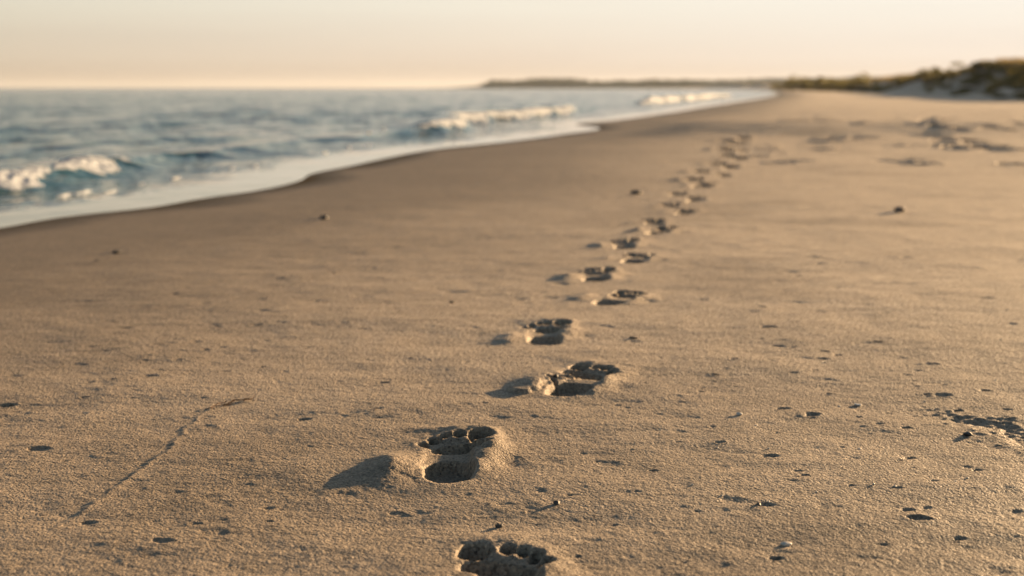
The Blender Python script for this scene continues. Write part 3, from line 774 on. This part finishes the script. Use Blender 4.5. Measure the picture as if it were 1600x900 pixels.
ONES = ['', 'first', 'second', 'third', 'fourth', 'fifth', 'sixth', 'seventh', 'eighth', 'ninth']; TENS = {3: 'thir', 4: 'for', 5: 'fif', 6: 'six'}
def ordw(n):
    n += 1
    if n <= 30: return ORD[n - 1]
    t, o_ = divmod(n, 10)
    return TENS[t] + ('tieth' if o_ == 0 else 'ty-' + ONES[o_])
zc = {}
for n, (x, y, w, hf) in enumerate(bushes):
    me, sm = SH[n % 4]
    root = empty('dune_shrub', (x, y, hz(x, y) - .05)); root.scale = (w * .6, w * .6, w * .6 * hf * .8); root.rotation_euler = (0, 0, rb.uniform(0, 6.28))
    px = bpx((x, y, w, hf))
    uu = (x - float(shore(np.array([y]))[0])) * .972
    look = 'large domed' if w > 2.1 and hf > .5 else 'rounded' if hf > .75 else 'low spreading'
    zone = ('on the shaded face of the right dune' if uu < 13.4 else 'in the thicket crowning the right dune') if px > 1430 else 'along the middle of the dune crest' if px > 1290 else 'where dunes run into the headland'
    zc[zone] = zc.get(zone, -1) + 1
    tag(root, f'{look} olive shrub {zone}, {ordw(zc[zone])} from the right', 'shrub', 'olive shrubs on the dune ridge')
    link('foliage', me, None, root); link('stem', sm, None, root)
print(zc)
# dune grass, uncountable
V = []; F = []; n = 0
for _ in range(15000):
    y = 50 * (420 / 50) ** rb.random(); u = rb.uniform(10.8, 22)
    x = float(shore(np.array([y]))[0]) + u / .972
    if gnoise(np.array([x / 2.5]), np.array([y / 4]), 190)[0] < -.25 + max(0, (14.2 - u) * .3): continue
    z = hz(x, y); h = rb.uniform(.25, .6); a = rb.uniform(0, 6.28); s = .05 + y * .0004; l = rb.uniform(-.2, .2)
    for q in range(3):
        a2 = a + q * 1.1; dx, dy = math.cos(a2) * s, math.sin(a2) * s; lx, ly = rb.uniform(-.25, .25), rb.uniform(-.25, .25)
        V += [(x - dx, y - dy, z - .03), (x + dx, y + dy, z - .03), (x + lx, y + ly, z + h)]; F.append((n, n + 1, n + 2)); n += 3
o = link('dune_grass', raw_mesh('dune_grass', np.array(V), tris=np.array(F), smooth=False), M_GRASS); tag(o, 'dry marram grass covering the dune face', 'grass', kind='stuff')

# ------------------------------------------------------------------ pebbles, shells, weed
def ground(x, y):
    j = int(np.clip(np.searchsorted(Y, y), 1, NY - 1)); i = int(np.clip(np.searchsorted(S, x - trail_x(y)), 1, NX - 1))
    return float(GZ[j, i])
def pebble(name, px, py, size, matk, label, cat, squash=.7, group=None, seed=0):
    p = at(px, py)
    v0, f0 = ico(3); rg = random.Random(seed + 17)
    sx, sy = rg.uniform(.8, 1.25), rg.uniform(.8, 1.2)
    nz = np.array([mnoise.noise(Vector(v) * 1.3 + Vector((seed * 5.1, 0, 0))) + .4 * mnoise.noise(Vector(v) * 3.1 + Vector((seed * 2.1, 4, 0))) for v in v0])
    V = v0 * (1 + .38 * nz)[:, None] * size * .5 * np.array([sx, sy, squash])
    o = link(name, raw_mesh(name, V, tris=f0), M_PEB[matk], None, (p[0], p[1], ground(p[0], p[1]) + size * squash * .22)); o.rotation_euler = (0, 0, rg.uniform(0, 6))
    tag(o, label, cat, group); return o
PB = [('pebble', 870, 790, .008, 0, 'small dark pebble casting a long shadow between the two nearest footprints', 'pebble', .9),
      ('pebble', 506, 342, .036, 0, 'lone dark stone on wet sand below the swash edge at left', 'stone', .6),
      ('pebble', 994, 303, .046, 0, 'dark stone left of the blurred footprints, alone on smooth sand', 'stone', .7),
      ('pebble', 1405, 331, .042, 1, 'brown lump on the open sand at right, below the scuffed hollows', 'stone', .7),
      ('shell_chip', 1155, 649, .010, 2, 'pale shell chip with a dark shadow, right of the footprint with broken crust', 'shell', .6),
      ('shell_chip', 1228, 849, .010, 2, 'pale rounded shell chip near the bottom, above a dark pit', 'shell', .5),
      ('shell_chip', 1341, 631, .010, 2, 'thin white shell sliver lying on the right-hand sand', 'shell', .3),
      ('pebble', 990, 527, .016, 1, 'brown flat twig stub right of the small clear left footprint', 'pebble', .35),  # a twig stub, built from the pebble shape
      ('pebble', 780, 822, .008, 0, 'tiny dark pebble just above the toes of the bottom footprint', 'pebble', .9),
      ('pebble', 1185, 790, .007, 1, 'tiny brown pebble beside the deepest round pit at lower right', 'pebble', .8),
      ('pebble', 1512, 680, .012, 0, 'dark pebble below the shadowed trough at right', 'pebble', .6),
      ('pebble', 706, 472, .012, 1, 'small brown pebble on smooth sand left of the slanting footprint', 'pebble', .6),
      ('pebble', 152, 408, .022, 0, 'dark fragment on the wet sand at far left, lower of two', 'stone', .4),
      ('pebble', 182, 395, .028, 0, 'dark fragment on the wet sand at far left, upper of two', 'stone', .4),
      ('pebble', 868, 594, .011, 0, 'dark crumb lodged in the cracked crust of the third footprint', 'pebble', .9)]
for n, (nm, px, py, s, mk, lab, cat, sq) in enumerate(PB): pebble(nm, px, py, s, mk, lab, cat, sq, None, n)
rs = random.Random(9)
for n in range(24):
    px = rs.choice([rs.uniform(1080, 1590), rs.uniform(1300, 1590)]); py = rs.uniform(425, 800)
    pebble('shell_fleck', px, py, .0026 + .000005 * (900 - py), 2, 'tiny glinting shell fleck scattered on the sand right of the footprints', 'shell', .5, 'shell flecks glinting on the right-hand sand', 50 + n)
def weed(pts, label, w=.003, n=5, spread=.006, seed=0):
    rg = random.Random(seed); bm = bmesh.new(); P = [at(*q) for q in pts]
    for k in range(n):
        prev = None
        for a, b in zip(P[:-1], P[1:]):
            for t in (0, .33, .66):
                x = a[0] + (b[0] - a[0]) * t + rg.gauss(0, spread); y = a[1] + (b[1] - a[1]) * t + rg.gauss(0, spread * 1.3)
                c = Vector((x, y, ground(x, y) + abs(rg.gauss(0, .0022)) + w * .4))
                if prev is not None and rg.random() > .25:
                    d = c - prev
                    if d.length > 1e-4:
                        mtx = Matrix.Translation((c + prev) / 2) @ d.to_track_quat('Z', 'Y').to_matrix().to_4x4()
                        bmesh.ops.create_cone(bm, cap_ends=True, segments=5, radius1=w * rg.uniform(.3, .6), radius2=w * rg.uniform(.2, .5), depth=d.length * 1.1, matrix=mtx)
                prev = c
    me = bpy.data.meshes.new('seaweed_scrap'); bm.to_mesh(me); bm.free()
    o = link('seaweed_scrap', me, M_WEED); tag(o, label, 'seaweed'); return o
weed([(330, 640), (348, 632), (362, 628), (378, 626), (400, 624)], 'reddish brown dried weed scrap at the top of the left sand ridge', .0017, 3, .006, 1)

# ------------------------------------------------------------------ haze
USE_HAZE = True
if USE_HAZE:
    bm = bmesh.new(); bmesh.ops.create_cube(bm, size=1)
    me = bpy.data.meshes.new('haze'); bm.to_mesh(me); bm.free()
    o = link('haze', me); o.scale = (9600, 4600, 22); o.location = (0, 2200, 22 / 2 - 2.6)
    tag(o, 'thin warm sea haze over the whole beach', 'haze', kind='stuff')
    m = bpy.data.materials.new('haze_air'); m.use_nodes = True; nt = m.node_tree; nt.nodes.clear()
    out = nt.nodes.new('ShaderNodeOutputMaterial'); v = nt.nodes.new('ShaderNodeVolumePrincipled')
    v.inputs['Color'].default_value = (.80, .86, .94, 1); v.inputs['Density'].default_value = 0.00016; v.inputs['Anisotropy'].default_value = .15
    nt.links.new(v.outputs[0], out.inputs['Volume']); me.materials.append(m)

# ------------------------------------------------------------------ sky, sun
W = bpy.data.worlds.new('World'); SC.world = W; W.use_nodes = True
nt = W.node_tree; nt.nodes.clear()
out = nt.nodes.new('ShaderNodeOutputWorld'); bg = nt.nodes.new('ShaderNodeBackground'); sky = nt.nodes.new('ShaderNodeTexSky')
sky.sky_type = 'NISHITA'; sky.sun_disc = False; sky.sun_elevation = SUN_EL; sky.sun_rotation = SUN_AZ
sky.air_density = 1.0; sky.dust_density = 1.2; sky.ozone_density = 1.2; sky.altitude = 0
SKY = 0.05
bg.inputs['Strength'].default_value = SKY
# pale evening haze low over the horizon, brighter towards the sun, blending into the clear sky above
tc = nt.nodes.new('ShaderNodeTexCoord'); sep = nt.nodes.new('ShaderNodeSeparateXYZ'); nt.links.new(tc.outputs['Generated'], sep.inputs[0])
K = 1.0 / (2 ** EXPO * SKY)
dotn = nt.nodes.new('ShaderNodeVectorMath'); dotn.operation = 'DOT_PRODUCT'; dotn.inputs[1].default_value = (math.sin(SUN_AZ), math.cos(SUN_AZ), 0); nt.links.new(tc.outputs['Generated'], dotn.inputs[0])
dv = dotn.outputs['Value']
def rgbk(c): return tuple(v for v in c)
low = ramp(nt, dv, [(0.0, (.60, .50, .40)), (.36, (.62, .48, .345)), (.69, (.79, .615, .465)), (.92, (.90, .75, .62)), (1.0, (1.0, .92, .80))])
up = ramp(nt, dv, [(0.0, (.50, .50, .48)), (.36, (.735, .68, .54)), (.69, (.90, .83, .695)), (.92, (.96, .895, .79)), (1.0, (1.0, .94, .86))])
mr_ = nt.nodes.new('ShaderNodeMapRange'); mr_.inputs['From Min'].default_value = .003; mr_.inputs['From Max'].default_value = .062; nt.links.new(sep.outputs['Z'], mr_.inputs['Value'])
band = mix(nt, mr_.outputs[0], low, up)
cl = nt.nodes.new('ShaderNodeMapping'); cl.inputs['Scale'].default_value = (1.6, 1.6, 26); nt.links.new(tc.outputs['Generated'], cl.inputs[0])
cn = noise_node(nt, cl.outputs[0], 2.2, 4, .55)
band = mix(nt, 1.0, band, ramp(nt, cn, [(.42, (1, 1, 1)), (.56, (.99, .985, .985)), (.75, (.955, .95, .955))]), 'MULTIPLY')
band = mix(nt, 1.0, band, ramp(nt, math_node(nt, 'MULTIPLY', sep.outputs['Z'], 20.0, True), [(.0, (.80, .78, .75)), (.16, (.90, .89, .88)), (.45, (1, 1, 1))]), 'MULTIPLY')
vm = nt.nodes.new('ShaderNodeVectorMath'); vm.operation = 'SCALE'; vm.inputs['Scale'].default_value = K; nt.links.new(band, vm.inputs[0])
mr2 = nt.nodes.new('ShaderNodeMapRange'); mr2.interpolation_type = 'SMOOTHSTEP'; mr2.inputs['From Min'].default_value = .055; mr2.inputs['From Max'].default_value = .22; nt.links.new(sep.outputs['Z'], mr2.inputs['Value'])
final = mix(nt, mr2.outputs[0], vm.outputs[0], sky.outputs[0])
nt.links.new(final, bg.inputs['Color']); nt.links.new(bg.outputs[0], out.inputs[0])

L = bpy.data.lights.new('sun', 'SUN'); L.energy = 5.0; L.angle = R(0.6); L.color = (1.0, .675, .365)
lo = bpy.data.objects.new('sun', L); COL.objects.link(lo)
d = Vector((math.sin(SUN_AZ) * math.cos(SUN_EL), math.cos(SUN_AZ) * math.cos(SUN_EL), math.sin(SUN_EL)))
lo.rotation_euler = d.to_track_quat('Z', 'Y').to_euler(); lo.location = (20, 20, 12)

# ------------------------------------------------------------------ camera
cd = bpy.data.cameras.new('camera'); cam = bpy.data.objects.new('camera', cd); COL.objects.link(cam)
cam.location = CAM; cam.rotation_euler = (R(90) - PITCH, 0, 0)
cd.sensor_width = 36; cd.lens = FPX / 1600 * 36; cd.clip_start = .05; cd.clip_end = 12000
cd.dof.use_dof = True; cd.dof.focus_distance = 1.8; cd.dof.aperture_fstop = 4.1; cd.dof.aperture_blades = 0
SC.camera = cam
SC.view_settings.view_transform = 'Standard'; SC.view_settings.look = 'None'; SC.view_settings.gamma = 1; SC.view_settings.exposure = EXPO
SC.view_settings.use_curve_mapping = False
SC.cycles.use_denoising = True
SC.cycles.max_bounces = 6; SC.cycles.volume_bounces = 0
SC.cycles.use_adaptive_sampling = False
